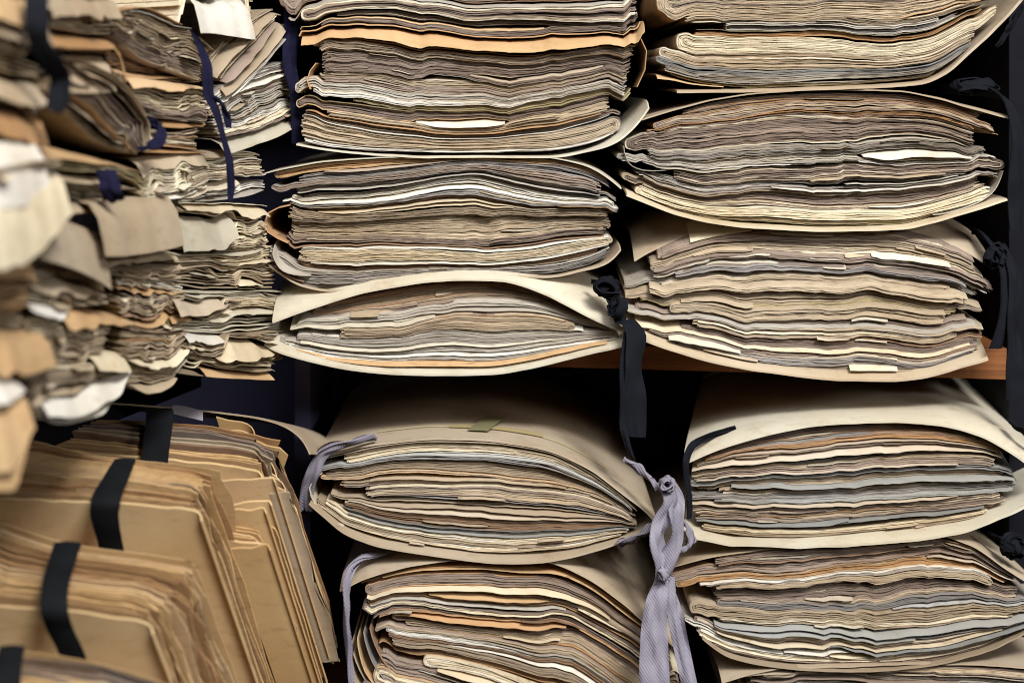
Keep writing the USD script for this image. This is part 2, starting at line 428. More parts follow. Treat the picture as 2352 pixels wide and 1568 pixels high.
# ------------------------------------------------------------------ ribbons
def strip(pts, th=0.0006, n=40, seed=0, wob=0.0):
    """pts: (px, py, depth, half-width px dx, dy, dz(m)); returns a thin solid"""
    rng = np.random.default_rng(seed)
    pts = np.array(pts, float)
    C = W(pts[:, 0], pts[:, 1], pts[:, 2])
    k = (DCAM + pts[:, 2]) / DCAM
    Sd = np.stack([pts[:, 3] * S * k, pts[:, 5], -pts[:, 4] * S * k], -1)
    d = np.concatenate([[0], np.cumsum(np.linalg.norm(np.diff(C, axis=0), axis=1))])
    u = np.linspace(0, d[-1], n)
    C, Sd = PchipInterpolator(d, C)(u), PchipInterpolator(d, Sd)(u)
    tang = np.gradient(C, axis=0)
    nr = np.cross(tang, Sd); nr /= np.maximum(np.linalg.norm(nr, axis=1, keepdims=True), 1e-12)
    cols = np.linspace(-1, 1, 7)
    wobv = np.stack([n1(u, d[-1] / 5, rng) for _ in cols], 1) * wob
    hw = np.linalg.norm(Sd, axis=1)
    G = C[:, None] + Sd[:, None] * cols[None, :, None] + nr[:, None] * (wobv + 0.12 * hw[:, None] * (1 - cols[None] ** 2))[..., None]
    A, Bk = G + nr[:, None] * th / 2, G - nr[:, None] * th / 2
    vs, fs, cnt = [], [], 0
    for g, fl in ((A, False), (Bk, True), (np.stack([A[:, 0], Bk[:, 0]]), True), (np.stack([A[:, -1], Bk[:, -1]]), False), (np.stack([A[0], Bk[0]]), False), (np.stack([A[-1], Bk[-1]]), True)):
        a, b = g.shape[:2]; vs.append(g.reshape(-1, 3)); fs.append(grid_faces(a, b, fl) + cnt); cnt += a * b
    return np.vstack(vs), np.vstack(fs)

def box(p0, p1):
    m = trimesh.creation.box(np.abs(np.array(p1) - np.array(p0)))
    m.apply_translation((np.array(p0) + np.array(p1)) / 2)
    return m

#==BUILD==
# ------------------------------------------------------------------ setting
wall = box((-1.6, 0.42, -0.7), (1.6, 0.46, 0.9))
solo('wall', wall.vertices, wall.faces, 'navy_wall', kind='structure')

# wooden shelf that carries the upper bundles
a0, a1 = W(960, 792, .052), W(2312, 800, .036)
b0, b1 = W(960, 834, .052), W(2312, 871, .036)
v = np.array([a0, a1, a1 + [0, .34, 0], a0 + [0, .34, 0], b0, b1, b1 + [0, .34, 0], b0 + [0, .34, 0]])
f = trimesh.creation.box().faces
f = np.array([[0,1,2],[0,2,3],[4,6,5],[4,7,6],[0,5,1],[0,4,5],[1,6,2],[1,5,6],[2,7,3],[2,6,7],[3,4,0],[3,7,4]])
f = f if trimesh.Trimesh(v, f, process=False).volume > 0 else f[:, ::-1]
solo('shelf_board', v, f, 'wood', 'orange varnished wooden shelf board showing between and under the upper bundles', 'shelf board')
zt = W(0, -150, 0)[2]
m = box((-0.50, 0.06, zt), (0.55, 0.40, zt + .02))
solo('shelf_board', m.vertices, m.faces, 'wood', 'upper wooden shelf board above the frame', 'shelf board')
zb = W(0, 1800, 0)[2]
m = box((-0.16, 0.02, zb - .02), (0.55, 0.38, zb))
solo('shelf_board', m.vertices, m.faces, 'wood', 'lower wooden shelf board below the frame carrying the bottom bundles', 'shelf board')
xr = W(2318, 0, 0.07)[0]
m = box((xr, 0.07, -0.45), (xr + 0.05, 0.40, 0.5))
solo('shelf_upright', m.vertices, m.faces, 'dark_metal', 'dark shelf upright at the right edge beside the upper bundles', 'shelf upright')
m = box((-0.166, 0.13, -0.42), (-0.154, 0.40, -0.010))
solo('shelf_upright', m.vertices, m.faces, 'blue_paint', 'navy blue painted shelf divider in the gap between the left stack and the middle column', 'shelf upright')
# ------------------------------------------------------------------ middle column and right column
def bundle(label, seed, T, B, spec, ends, group=None, **k):
    cx, cy = (ends[0] + ends[1]) / 2, max(p[1] for p in B)
    t = thing('paper_bundle', label, 'paper bundle', W(cx, cy, 0.0), group)
    pile(t, seed, T, B, spec, ends, **k)
    return t

# M1 - top of the middle column
M1 = bundle('tall brown bundle with an orange folder strip, cut by the top edge, middle column', 11,
    [(640, -75), (900, -80), (1200, -82), (1500, -75)],
    [(640, 312), (690, 326), (780, 340), (920, 349), (1080, 351), (1250, 347), (1350, 330), (1430, 295), (1500, 235)],
    '''p 45 mauve 660 1440
    f 46 mauve 648 1440 wrap=brown
    g 4
    c 12 gray 664 1460
    f 26 mauve 700 1462 wrap=gray
    c 8 pink 790 1060
    p 12 mauve 770 1465
    g 3
    c 12 orange 690 1250
    p 14 mauve 735 1440
    t 3 gray 750 1460
    g 14
    t 3 kraft 688 1470
    c 30 orange 694 1478 dk=1.0
    g 5
    t 3 kraft 720 1470
    c 11 kraft 770 1290
    p 24 mauve 735 1455
    p 40 mauve 738 1450
    c 14 pink 1080 1385
    p 12 mauve 745 1445
    c 15 pink 975 1085
    p 22 mauve 735 1440
    f 20 gray 686 1440
    p 12 gray 720 1435
    p 10 olive 800 1450
    c 5 olive 700 1420
    f 22 mauve 688 1400 wrap=kraft
    c 22 white 955 1160 j=4
    p 16 tan 750 1400
    c 6 kraft 705 1380
    F 12 tan 700 1420
    c 5 white 700 1400
    F 42 tan 690 1418 wrap=gray
    p 6 gray 700 1410
    g 6''', (655, 1478), wave=5)
cover(M1, 12, [(682, 330), (740, 341), (850, 352), (1000, 358), (1090, 357), (1250, 357), (1330, 346), (1420, 300), (1488, 228)], 'card_paper_1',
      band=[(680, 5), (1000, 7), (1330, 9), (1430, 26), (1490, 24)], th=4, label='grey-cream bottom board with its right end bent up')
cover(M1, 13, [(715, 205), (708, 185), (716, 160), (728, 146)], 'kraft_paper_1', th=2, out=.006, D=.2, name='wrapper_sheet')
cover(M1, 14, [(1466, 80), (1484, 110), (1480, 160), (1462, 200)], 'kraft_paper_0', th=2, out=.006, D=.2, name='wrapper_sheet')

M2 = bundle('wavy bundle with a brown wrapper curled at its left end, middle column', 21,
    [(600, 402), (650, 392), (760, 372), (900, 364), (1100, 361), (1250, 366), (1330, 380), (1425, 432)],
    [(600, 588), (640, 624), (690, 652), (770, 662), (900, 648), (1050, 629), (1150, 628), (1250, 628), (1340, 612), (1425, 562)],
    '''f 15 orange 642 1388 wrap=orange
    c 7 pink 745 1060
    g 4
    p 16 dgray 690 1395
    f 22 mauve 636 1372 wrap=gray
    p 12 gray 680 1410
    c 8 gray 690 1370
    g 4
    p 8 dgray 700 1390
    f 12 white 680 1405
    c 14 white 655 1412
    p 8 dgray 670 1410
    c 7 kraft 1280 1410
    p 10 brown 700 1400
    c 12 cream 735 1400
    c 15 cream 800 1180
    p 34 tan 665 1390
    p 44 tan 672 1395
    p 20 mauve 662 1385
    g 6
    t 3 brown 640 1380
    c 16 white 700 1390
    F 34 cream 690 1392 wrap=card
    c 8 white 720 1390
    g 4
    p 12 brown 690 1370
    p 28 gray 625 1392
    p 8 dgray 640 1380''', (618, 1410), wave=18, rough=1.5, grow=8)
cover(M2, 22, [(610, 398), (680, 382), (760, 369), (900, 361), (1100, 358), (1250, 361), (1330, 373), (1426, 428)], 'card_paper_0', th=2.5, band=[(600, 2), (1250, 3), (1426, 8)])
cover(M2, 23, [(598, 585), (640, 624), (700, 656), (770, 667), (900, 653), (1050, 635), (1150, 633), (1250, 634), (1340, 618), (1390, 598), (1424, 562)], 'kcard_paper_1', th=4, band=[(600, 4), (1330, 5), (1424, 14)])
cover(M2, 24, [(668, 470), (632, 480), (610, 500), (612, 522), (640, 545), (664, 556)], 'kraft_paper_1', th=2.5, out=.006, D=.2, name='wrapper_sheet', label='brown wrapper curled around the left end')
cover(M2, 25, [(606, 556), (612, 590), (650, 628), (700, 645)], 'brown_paper_1', th=2, out=.004, D=.2, name='wrapper_sheet')
cover(M2, 26, [(632, 552), (650, 592), (700, 622), (716, 628)], 'gray_paper_1', th=2, out=.007, D=.1, name='wrapper_sheet', band=[(630, 30), (660, 22), (716, 4)])

M3 = bundle('lens-shaped paper bundle in a pale grey cover resting on the wooden shelf, middle column', 37,
    [(612, 745), (650, 738), (720, 708), (800, 690), (900, 668), (1000, 651), (1080, 645), (1150, 648), (1220, 662), (1300, 698), (1380, 738), (1438, 772)],
    [(612, 770), (650, 790), (700, 810), (800, 836), (900, 847), (1100, 848), (1200, 836), (1300, 812), (1400, 788), (1438, 779)],
    '''p 12 brown 740 1340
    p 18 tan 730 1350
    p 26 mauve 720 1360
    p 14 gray 690 1370
    c 6 gray 690 1370
    p 8 gray 690 1390
    c 10 card 668 1000
        p 10 mauve 790 1300
    F 26 tan 790 1300
    p 10 gray 720 1330
    F 30 gray 690 1400
    c 4 card 700 1300
    F 14 gray 660 1405
    p 10 dgray 680 1400
    f 12 gray 650 1405 wrap=white
    c 8 white 665 1040
    p 8 gray 660 1390
    c 5 orange 690 1380
    p 10 olive 680 1360
    c 4 orange 800 1390''', (640, 1412), wave=7, sag=.014, grow=14)
cover(M3, 32, [(631, 714), (700, 690), (800, 664), (900, 647), (1000, 635), (1080, 631), (1150, 633), (1220, 642), (1300, 668), (1370, 705), (1430, 748)], 'card_paper_1',
      band=[(631, 26), (720, 24), (850, 15), (1000, 12), (1150, 13), (1250, 26), (1330, 34), (1430, 16)], th=5, sag=.014, out=.008, label='pale grey-cream top cover')
cover(M3, 33, [(612, 772), (650, 794), (700, 814), (800, 842), (900, 853), (1000, 856), (1100, 855), (1200, 843), (1300, 819), (1400, 792), (1438, 781)], 'card_paper_0', th=5, out=.007, sag=.014,
      band=[(612, 20), (680, 14), (800, 6), (1300, 7), (1438, 12)])

# lower shelf
M4 = bundle('paper bundle in a brown board cover below the shelf, tied with lilac tape, middle column', 41,
    [(716, 1058), (800, 1036), (900, 1017), (1000, 1009), (1100, 1011), (1250, 1033), (1350, 1080), (1430, 1140), (1480, 1186), (1505, 1200)],
    [(716, 1146), (760, 1182), (800, 1210), (950, 1246), (1150, 1268), (1300, 1258), (1400, 1235), (1505, 1206)],
    '''c 3 kcard 730 1462
    p 20 cream 790 1456
    c 5 white 880 1420
    c 8 blue 735 1450
    f 9 blue 735 1452
    F 28 tan 745 1450
    f 6 brown 740 1420 wrap=kraft
    g 7
    c 6 tan 850 1300
    p 14 tan 780 1462
    p 26 mauve 840 1455
    c 7 blue 870 1450
    p 12 tan 860 1430
    t 3 kcard 760 1462
    c 16 kcard 762 1462
    g 3
    c 12 pink 800 1462
    p 20 mauve 790 1462
    c 5 blue 790 1462
    p 10 gray 780 1450
    c 4 blue 800 1440
    p 18 cream 745 1450
    p 26 cream 728 1430
    g 2''', (722, 1468), wave=5)
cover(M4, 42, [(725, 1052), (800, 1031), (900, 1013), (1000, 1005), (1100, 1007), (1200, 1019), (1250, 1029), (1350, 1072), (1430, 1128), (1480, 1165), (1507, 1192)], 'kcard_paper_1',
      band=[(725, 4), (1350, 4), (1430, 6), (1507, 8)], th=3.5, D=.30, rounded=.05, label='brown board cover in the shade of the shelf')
cover(M4, 43, [(714, 1148), (760, 1186), (800, 1214), (870, 1238), (950, 1252), (1050, 1265), (1150, 1275), (1220, 1275), (1300, 1266), (1400, 1243), (1507, 1206)], 'kcard_paper_0', th=5,
      band=[(714, 6), (900, 12), (1200, 14), (1400, 8), (1507, 6)], out=.008, label='brown bottom board')
cover(M4, 44, [(740, 1085), (712, 1120), (722, 1150), (748, 1180), (790, 1206)], 'card_paper_1', th=2, out=.003, D=.2, name='wrapper_sheet')

M5 = bundle('thick brown bundle at the bottom centre with layers sloping down to the right', 51,
    [(790, 1356), (850, 1326), (950, 1304), (1080, 1297), (1180, 1298), (1250, 1300), (1330, 1328), (1420, 1385), (1500, 1440), (1600, 1500)],
    [(790, 1600), (1000, 1640), (1250, 1735), (1480, 1850), (1600, 1910)],
    '''g 8
    t 2.5 kraft 830 1560
    c 5 orange 880 1500
    p 16 brown 850 1540
    c 5 mauve 1240 1440
    f 34 mauve 846 1540 wrap=kraft
    c 10 cream 844 1400
    p 10 tan 846 1540
    c 14 orange 985 1260
    f 10 tan 850 1540 wrap=kraft
    g 3
    c 8 gray 850 1300
    f 12 white 840 1560 wrap=gray
    p 12 mauve 850 1560
    p 12 brown 870 1560
    c 18 kraft 905 1300
    f 22 mauve 906 1560 wrap=kraft
    p 20 tan 930 1560
    f 16 mauve 866 1570
    g 4
    f 14 white 892 1570 wrap=gray
    p 14 brown 892 1570
    c 10 white 1010 1400
    p 20 tan 900 1570
    p 16 brown 900 1570
    t 3 kraft 870 1580
    f 30 cream 980 1580
    c 12 cream 1005 1500
    p 40 mauve 870 1590
    f 40 tan 866 1590 wrap=kraft
    p 40 mauve 830 1590''', (800, 1590), wave=7, sp=2.2)
cover(M5, 52, [(783, 1332), (850, 1302), (950, 1284), (1080, 1275), (1180, 1277), (1250, 1278), (1330, 1303), (1420, 1358), (1480, 1408), (1560, 1470)], 'kcard_paper_1',
      band=[(783, 22), (850, 20), (950, 12), (1200, 8), (1300, 12), (1560, 20)], th=3, D=.30, label='brown top cover')
for i, (a, b, c) in enumerate([(806, 1485, 'kcard_paper_1'), (822, 1462, 'orange_paper_0'), (836, 1448, 'dgray_paper_0'), (850, 1440, 'brown_paper_0'), (812, 1500, 'tan_paper_0')]):
    cover(M5, 53 + i, [(a, b), (a + 6 + 5 * i, b + 60), (a + 40 + 8 * i, b + 120), (a + 90, b + 170)], c, th=2.5, D=.2, out=.004 - i * .001, name='wrapper_sheet')

R1 = bundle('tan bundle cut by the top edge, its kraft board bent up at the right', 61,
    [(1500, -70), (1800, -80), (2352, -85)],
    [(1500, 150), (1540, 172), (1620, 192), (1720, 200), (1850, 196), (2000, 190), (2120, 178), (2200, 132), (2270, 70), (2352, -20)],
    '''p 40 tan 1530 2320
    f 22 gray 1516 2260
    f 80 tan 1514 2300 wrap=kraft 
    c 9 cream 2080 2215
    p 12 tan 1570 2240
    g 3
    F 8 gray 1660 2150
    f 16 gray 1672 2200 wrap=white
    g 4
    c 3 olive 1600 2260
    g 3
    p 8 kraft 1590 2260
    g 5
    f 50 cream 1560 2290 
    p 8 cream 1575 2240
    f 26 gray 1520 2235
    f 14 blue 1512 2230 wrap=gray
    p 14 gray 1525 2220
    c 4 white 1560 2200
    p 8 olive 1540 2150''', (1512, 2310), wave=12)
cover(R1, 62, [(1553, 207), (1650, 206), (1780, 203), (1900, 199), (2020, 194), (2110, 186), (2165, 165), (2220, 118), (2280, 62), (2345, -10)], 'kcard_paper_1', th=6,
      band=[(1553, 10), (1900, 11), (2110, 12), (2200, 10), (2345, 12)], out=.006, label='thick kraft bottom board bent up at its right end')
cover(R1, 63, [(1508, 168), (1540, 176), (1590, 190), (1660, 200)], 'orange_paper_1', th=2, band=[(1508, 14), (1560, 8), (1660, 2)], name='wrapper_sheet')

R2 = bundle('dense bundle with crumpled pale sheets at its right, below the bent up kraft board', 71,
    [(1440, 300), (1480, 284), (1560, 257), (1650, 234), (1780, 218), (1900, 213), (2050, 216), (2150, 232), (2230, 256), (2300, 290)],
    [(1440, 436), (1500, 462), (1560, 485), (1700, 509), (1900, 518), (2050, 514), (2180, 486), (2300, 448)],
    '''p 14 brown 1580 2230
    f 20 tan 1520 2260 wrap=kraft
    t 2 kraft 1500 2270
    p 12 brown 1520 2215
    f 44 mauve 1456 2215 wrap=card
    c 12 gray 1950 2180
    c 5 gray 2020 2220
    p 18 dgray 1500 2240
    c 6 tan 1550 1860
    f 12 gray 1436 2240
    c 20 white 1980 2230
    c 14 cream 2050 2220
    c 8 card 1760 2230
    p 6 gray 1440 2270
    c 9 card 1475 1720
    F 32 mauve 1560 2278
    c 8 tan 1860 2170
    p 14 gray 1500 2200
    c 6 white 1940 2200
    g 4
    p 8 dgray 1470 2270
    c 7 white 1770 2250
    p 8 gray 1480 2270
    f 30 mauve 1450 2230
    c 9 white 1995 2150
    p 12 tan 1480 2240
    f 20 cream 1480 2250
    p 12 olive 1530 2230
    g 3''', (1450, 2280), wave=8, rough=1.5, grow=22)
cover(R2, 72, [(1472, 273), (1560, 248), (1650, 227), (1780, 211), (1900, 206), (2050, 208), (2150, 222), (2230, 242), (2313, 262)], 'kcard_paper_0', th=3, band=[(1472, 6), (1650, 3), (2050, 4), (2200, 10), (2313, 13)], out=.006)
cover(R2, 73, [(1436, 436), (1500, 464), (1560, 488), (1700, 513), (1900, 523), (2000, 521), (2060, 518), (2180, 490), (2300, 452)], 'cream_paper_2', th=5, band=[(1436, 14), (1560, 9), (1900, 8), (2300, 8)], out=.014)
cover(R2, 74, [(1432, 335), (1450, 380), (1490, 392), (1540, 388)], 'gray_paper_2', th=1.5, out=.004, D=.15, name='wrapper_sheet')
cover(R2, 75, [(2300, 392), (2278, 438), (2230, 470), (2140, 492)], 'gray_paper_1', th=1.5, out=.004, D=.15, name='wrapper_sheet')

R3 = bundle('biggest paper bundle of the right column, bulging over the front of the wooden shelf', 81,
    [(1440, 618), (1470, 606), (1500, 588), (1560, 562), (1650, 535), (1740, 523), (1900, 521), (2030, 530), (2130, 550), (2200, 575), (2290, 640)],
    [(1440, 748), (1480, 772), (1550, 798), (1650, 826), (1750, 844), (1950, 862), (2100, 857), (2200, 832), (2290, 790)],
    '''p 8 mauve 1570 2170
    p 26 tan 1520 2220
        p 26 tan 1505 2240 
    c 5 cream 2000 2180
    p 18 mauve 1510 2260
    f 8 gray 1520 2260
    c 6 card 1512 2250
    g 7
    p 16 dgray 1560 2200
    f 10 gray 1450 2230
    F 22 mauve 1530 2160
    p 14 tan 1500 2200
    f 14 tan 1450 2240 
    p 16 olive 1480 2180
    f 22 tan 1556 2150 wrap=tan
    p 18 mauve 1470 2210
    f 8 gray 1446 2240
    F 26 tan 1600 2170 wrap=tan
    p 14 brown 1610 2240
    f 22 tan 1580 2230
    c 6 cream 1470 2210
    p 16 mauve 1500 2230
    c 10 card 1535 1700
    p 12 dgray 1560 2220
    c 6 tan 1615 1740
    p 8 mauve 1560 2210
    c 8 cream 1950 2060
    p 10 tan 1600 2210''', (1450, 2280), wave=9, rough=1.3, sag=.016, grow=18)
cover(R3, 82, [(1460, 600), (1500, 578), (1560, 552), (1650, 528), (1740, 516), (1900, 513), (2030, 520), (2130, 538), (2200, 556), (2287, 606)], 'kcard_paper_1', th=3, band=[(1460, 6), (1650, 3), (2030, 4), (2150, 14), (2287, 18)], out=-.012, sag=.016)
cover(R3, 83, [(1436, 750), (1480, 776), (1550, 803), (1650, 831), (1750, 849), (1950, 868), (2050, 868), (2100, 863), (2200, 837), (2262, 812)], 'tan_paper_1', th=5, band=[(1436, 8), (1600, 5), (2200, 8), (2262, 14)], out=.007, sag=.016)

RY = (-0.17, 1, 0)
R4 = bundle('paper bundle in a pale cream board cover below the shelf, right column', 91,
    [(1575, 1062), (1650, 1030), (1750, 1000), (1900, 974), (2050, 968), (2150, 971), (2250, 992), (2352, 1062), (2430, 1110)],
    [(1575, 1200), (1640, 1222), (1750, 1234), (1850, 1232), (2050, 1216), (2250, 1186), (2352, 1145), (2430, 1120)],
    '''p 16 brown 1640 2310
    c 5 blue 1700 2000
    p 8 brown 1620 2300
    c 8 pink 1600 2280
    p 6 mauve 1600 2290
    c 16 pink 1590 2300
    g 3
    p 8 dgray 1590 2310
    p 18 tan 1588 2285
    c 6 pink 1600 2200
    f 12 blue 1590 2330
    p 12 pink 1600 2310
    c 10 blue 1680 2330
    p 8 cream 1650 2320
    f 14 dgray 1588 2340
    p 6 blue 1640 2330
    c 10 pink 1580 2200
    p 20 mauve 1586 2300
    p 16 tan 1590 2310
    c 11 blue 1600 1950
    c 9 blue 1920 2260
    p 12 tan 1600 2290
    p 14 cream 1610 2270
    g 4''', (1586, 2350), wave=6, ext=(0.15, 1, 0))
cover(R4, 92, [(1573, 1034), (1650, 1002), (1750, 978), (1900, 957), (2050, 950), (2150, 952), (2250, 968), (2320, 1000), (2380, 1045)], 'card_paper_1',
      band=[(1573, 30), (1650, 28), (1750, 22), (1900, 17), (2050, 17), (2200, 26), (2300, 36), (2400, 40)], th=5, D=.30, rounded=.05, ext=(0.15, 1, 0), out=.007, label='pale cream board cover with a worn left corner')
cover(R4, 93, [(1570, 1204), (1640, 1226), (1690, 1236), (1800, 1237), (1900, 1230), (2050, 1216), (2200, 1197), (2300, 1165), (2400, 1120)], 'card_paper_1',
      band=[(1570, 22), (1640, 14), (1750, 12), (1850, 18), (2100, 24), (2300, 18), (2400, 12)], th=6, ext=(0.15, 1, 0), out=.009, label='pale cream bottom board')

R5 = bundle('brown and grey bundle with a pale blue folder in it, bottom of right column', 101,
    [(1540, 1304), (1650, 1276), (1750, 1262), (1900, 1250), (2050, 1240), (2150, 1232), (2220, 1246), (2300, 1296), (2360, 1330), (2440, 1370)],
    [(1540, 1420), (1600, 1462), (1680, 1500), (1800, 1522), (1950, 1528), (2100, 1520), (2250, 1486), (2352, 1440), (2440, 1400)],
    '''p 18 mauve 1640 2330
    g 3
    f 20 mauve 1542 2320 wrap=brown
    c 8 pink 2130 2330
    f 14 tan 1560 2320
    p 8 gray 1600 2280
    F 14 tan 1640 2270
    p 26 mauve 1640 2340
    c 5 pink 1850 1960
    p 10 tan 1650 2340
    f 10 dgray 1652 2380
    c 5 blue 2050 2380
    f 22 tan 1592 2400 wrap=kcard
    p 14 cream 1650 2330
    c 15 blue 1640 2420
    t 2 dgray 1650 2420
    c 8 blue 1640 2100
    f 12 mauve 1600 2380
    g 4
    c 8 cream 1645 2300
    c 5 blue 1900 2400
    f 8 white 1575 2380
    c 11 white 1800 1950
    c 12 cream 1905 2000
    p 12 white 1600 2330
    c 12 pink 2020 2300
    p 8 tan 1640 2330''', (1556, 2400), wave=9, rough=1.6)
cover(R5, 102, [(1532, 1300), (1650, 1271), (1750, 1257), (1900, 1245), (2050, 1234), (2150, 1226), (2220, 1238), (2300, 1286), (2380, 1335)], 'kcard_paper_1', th=2.5, band=[(1532, 4), (2150, 3), (2230, 10), (2380, 16)], D=.28)
cover(R5, 103, [(1612, 1460), (1680, 1504), (1800, 1527), (1950, 1534), (2100, 1526), (2250, 1492), (2352, 1446), (2420, 1412)], 'tan_paper_2', th=3.5, out=.006)

R6 = bundle('dark brown bundle cut by the bottom edge of the picture, under the bottom right bundle', 111,
    [(1660, 1550), (1760, 1538), (1900, 1532), (2100, 1526), (2250, 1530), (2420, 1545)],
    [(1660, 1690), (1900, 1700), (2420, 1690)],
    '''c 5 kcard 1670 1820
    p 14 mauve 1750 2380
    c 6 pink 2000 2390
    p 14 dgray 1740 2380
    c 6 mauve 1730 2200
    p 16 dgray 1720 2380
    p 30 mauve 1700 2390
    p 40 tan 1690 2390
    p 30 mauve 1690 2390''', (1670, 2400), wave=6)
cover(R6, 112, [(1655, 1546), (1720, 1536), (1800, 1530), (1950, 1526), (2100, 1520), (2250, 1522), (2420, 1538)], 'kcard_paper_0', th=3, band=[(1655, 16), (1740, 8), (1800, 3), (2420, 3)])

# ------------------------------------------------------------------ labels and tape on the board under the shelf
def patch(parent, name, line, xa, xb, v0, v1, mat, up=0.0013, skew=0.0, n=24):
    c = curve(line)
    px = np.linspace(xa, xb, n)
    P = W(px, c(px), 0.0)
    sk = np.array([skew, 0, 0])
    A = P + [0, v0, up]; Bk = P + [0, v1, up] + sk
    th = np.array([0, 0, 0.0003])
    g = [np.stack([A, Bk]), np.stack([Bk - th, A - th]), np.stack([A - th, A]), np.stack([Bk, Bk - th])]
    vs = np.vstack([q.reshape(-1, 3) for q in g]); fs = np.vstack([grid_faces(2, n) + i * 2 * n for i in range(4)])
    part(parent, name, vs, fs, mat)
C4 = [(725, 1052), (800, 1031), (900, 1013), (1000, 1005), (1100, 1007), (1200, 1019), (1250, 1029), (1350, 1072), (1430, 1128), (1507, 1192)]
patch(M4, 'label_strip', C4, 1030, 1250, .030, .040, 'yellow_label', up=.0018)
patch(M4, 'label_strip', C4, 860, 1030, .034, .038, 'olive_paper_1', up=.0014)
patch(M4, 'label_strip', C4, 1250, 1400, .030, .036, 'olive_paper_1', up=.0014)
patch(M4, 'adhesive_tape', C4, 1072, 1120, .018, .068, 'olive_tape', up=.0024, skew=.012)

# ------------------------------------------------------------------ the stack at the left: shelves that run towards the camera
YLX = [-150, 0, 300, 450, 690, 850]; YLY = [-.50, -.42, -.20, -.10, .04, .12]
def yl(dy=0.0):
    return lambda px: np.interp(px, YLX, YLY) + dy
EXL = (-0.72, 0.69, 0)
def sheaf(name, label, cat, seed, T, B, spec, rot=0.0, dy=0.0, D=0.2, **k):
    xs = [p[0] for p in T]; a, b = min(xs), max(xs)
    if seed >= 205: spec = spec.replace(' dgray', ' olive').replace(' gray', ' cream' if seed % 3 else ' card').replace(' mauve', ' pink').replace(' olive', ' tan' if seed % 2 else ' olive')
    c = ((a + b) / 2, (np.mean([p[1] for p in T]) + np.mean([p[1] for p in B])) / 2)
    t = thing(name, label, cat, W(c[0], max(p[1] for p in B), float(yl(dy)(np.array(c[0])))))
    pile(t, seed, T, B, spec, (a + 8, b - 8), depth=yl(dy), ext=EXL, D=D, rot=rot, pivot=c, rough=k.pop('rough', 2.6), wave=k.pop('wave', 9) + (5 if seed >= 205 else 0), sp=k.pop('sp', 3.4), ejit=k.pop('ejit', 7), step=7.0, **k)
    return t
PB = 'paper bundle'
# column next to the middle bundles
sheaf('card_folder', 'white card folder poking out at the top of the left stack', 'folder', 201, [(410, -80), (600, -90)], [(420, 70), (510, 76), (575, 84)],
      'p 30 cream\nc 22 white 440 540\np 24 cream\nc 90 white 436 565', rot=4)
sheaf('paper_sheaf', 'fan of tan sheets rising to the right under the white card folder', 'papers', 202, [(460, 85), (560, 66), (690, 76)], [(455, 176), (560, 158), (690, 128)],
      'p 14 mauve\nc 24 tan 470 680\np 8 tan\nc 22 mauve 480 660\nc 30 tan 470 670\np 10 gray', rot=-38)
sheaf('paper_bundle', 'grey bundle of fanned page edges above a cream board, left of the tall middle bundle', PB, 203, [(470, 190), (590, 160), (705, 172)], [(470, 318), (590, 322), (705, 300)],
      'p 26 gray\nc 8 white\np 34 gray\nc 6 tan\np 24 gray\nc 9 cream\np 20 tan\nc 44 card 476 700', rot=-19, wave=12)
sheaf('paper_bundle', 'small bundle with a folded end below the fanned grey pages', PB, 204, [(395, 352), (500, 344), (618, 366)], [(395, 452), (520, 458), (606, 446)],
      'c 22 tan 400 540\np 18 cream\nf 40 cream 420 600 wrap=card\nc 26 pink 400 540\np 12 white\nc 12 gray 440 600', rot=-6)
sheaf('paper_bundle', 'bundle under a grey cover with a cream sheet rolled at its front', PB, 205, [(400, 466), (520, 462), (620, 474)], [(400, 574), (520, 574), (612, 572)],
      't 3 gray\nc 26 gray 420 606\np 8 cream\nc 56 card 402 528\np 40 cream 505 612\np 12 tan')
sheaf('paper_bundle', 'ragged bundle of yellowed page ends below the rolled cream sheet', PB, 206, [(385, 578), (520, 574), (648, 560)], [(385, 656), (520, 664), (650, 662)],
      'c 10 card 390 600\np 18 cream\nc 8 gray\np 26 cream\nc 14 pink 400 520\np 20 tan', wave=16, rough=3)
sheaf('paper_bundle', 'bundle with a pinkish rolled front sheet below the ragged yellowed page ends', PB, 207, [(385, 664), (520, 668), (660, 662)], [(385, 752), (520, 766), (655, 748)],
      'p 14 gray\nc 40 pink 392 506\np 40 cream 470 640\nc 18 gray 480 640\np 18 gray', wave=14, rough=3)
sheaf('paper_bundle', 'grey bundle with a rolled white sheet near the bottom of the left stack', PB, 208, [(405, 752), (520, 766), (655, 750)], [(405, 812), (520, 834), (648, 824)],
      'c 32 white 420 506\np 16 gray\nc 20 gray 490 630\np 26 dgray', wave=12)
A9 = sheaf('paper_sheaf', 'torn tan sheets hanging at the bottom of the left stack beside the blue wall', 'papers', 209, [(408, 806), (520, 830), (640, 828)], [(415, 858), (520, 868), (630, 872)],
      'p 10 gray\nc 22 tan 455 628\nc 30 orange 465 622\nt 2 tan 410 560', wave=8)
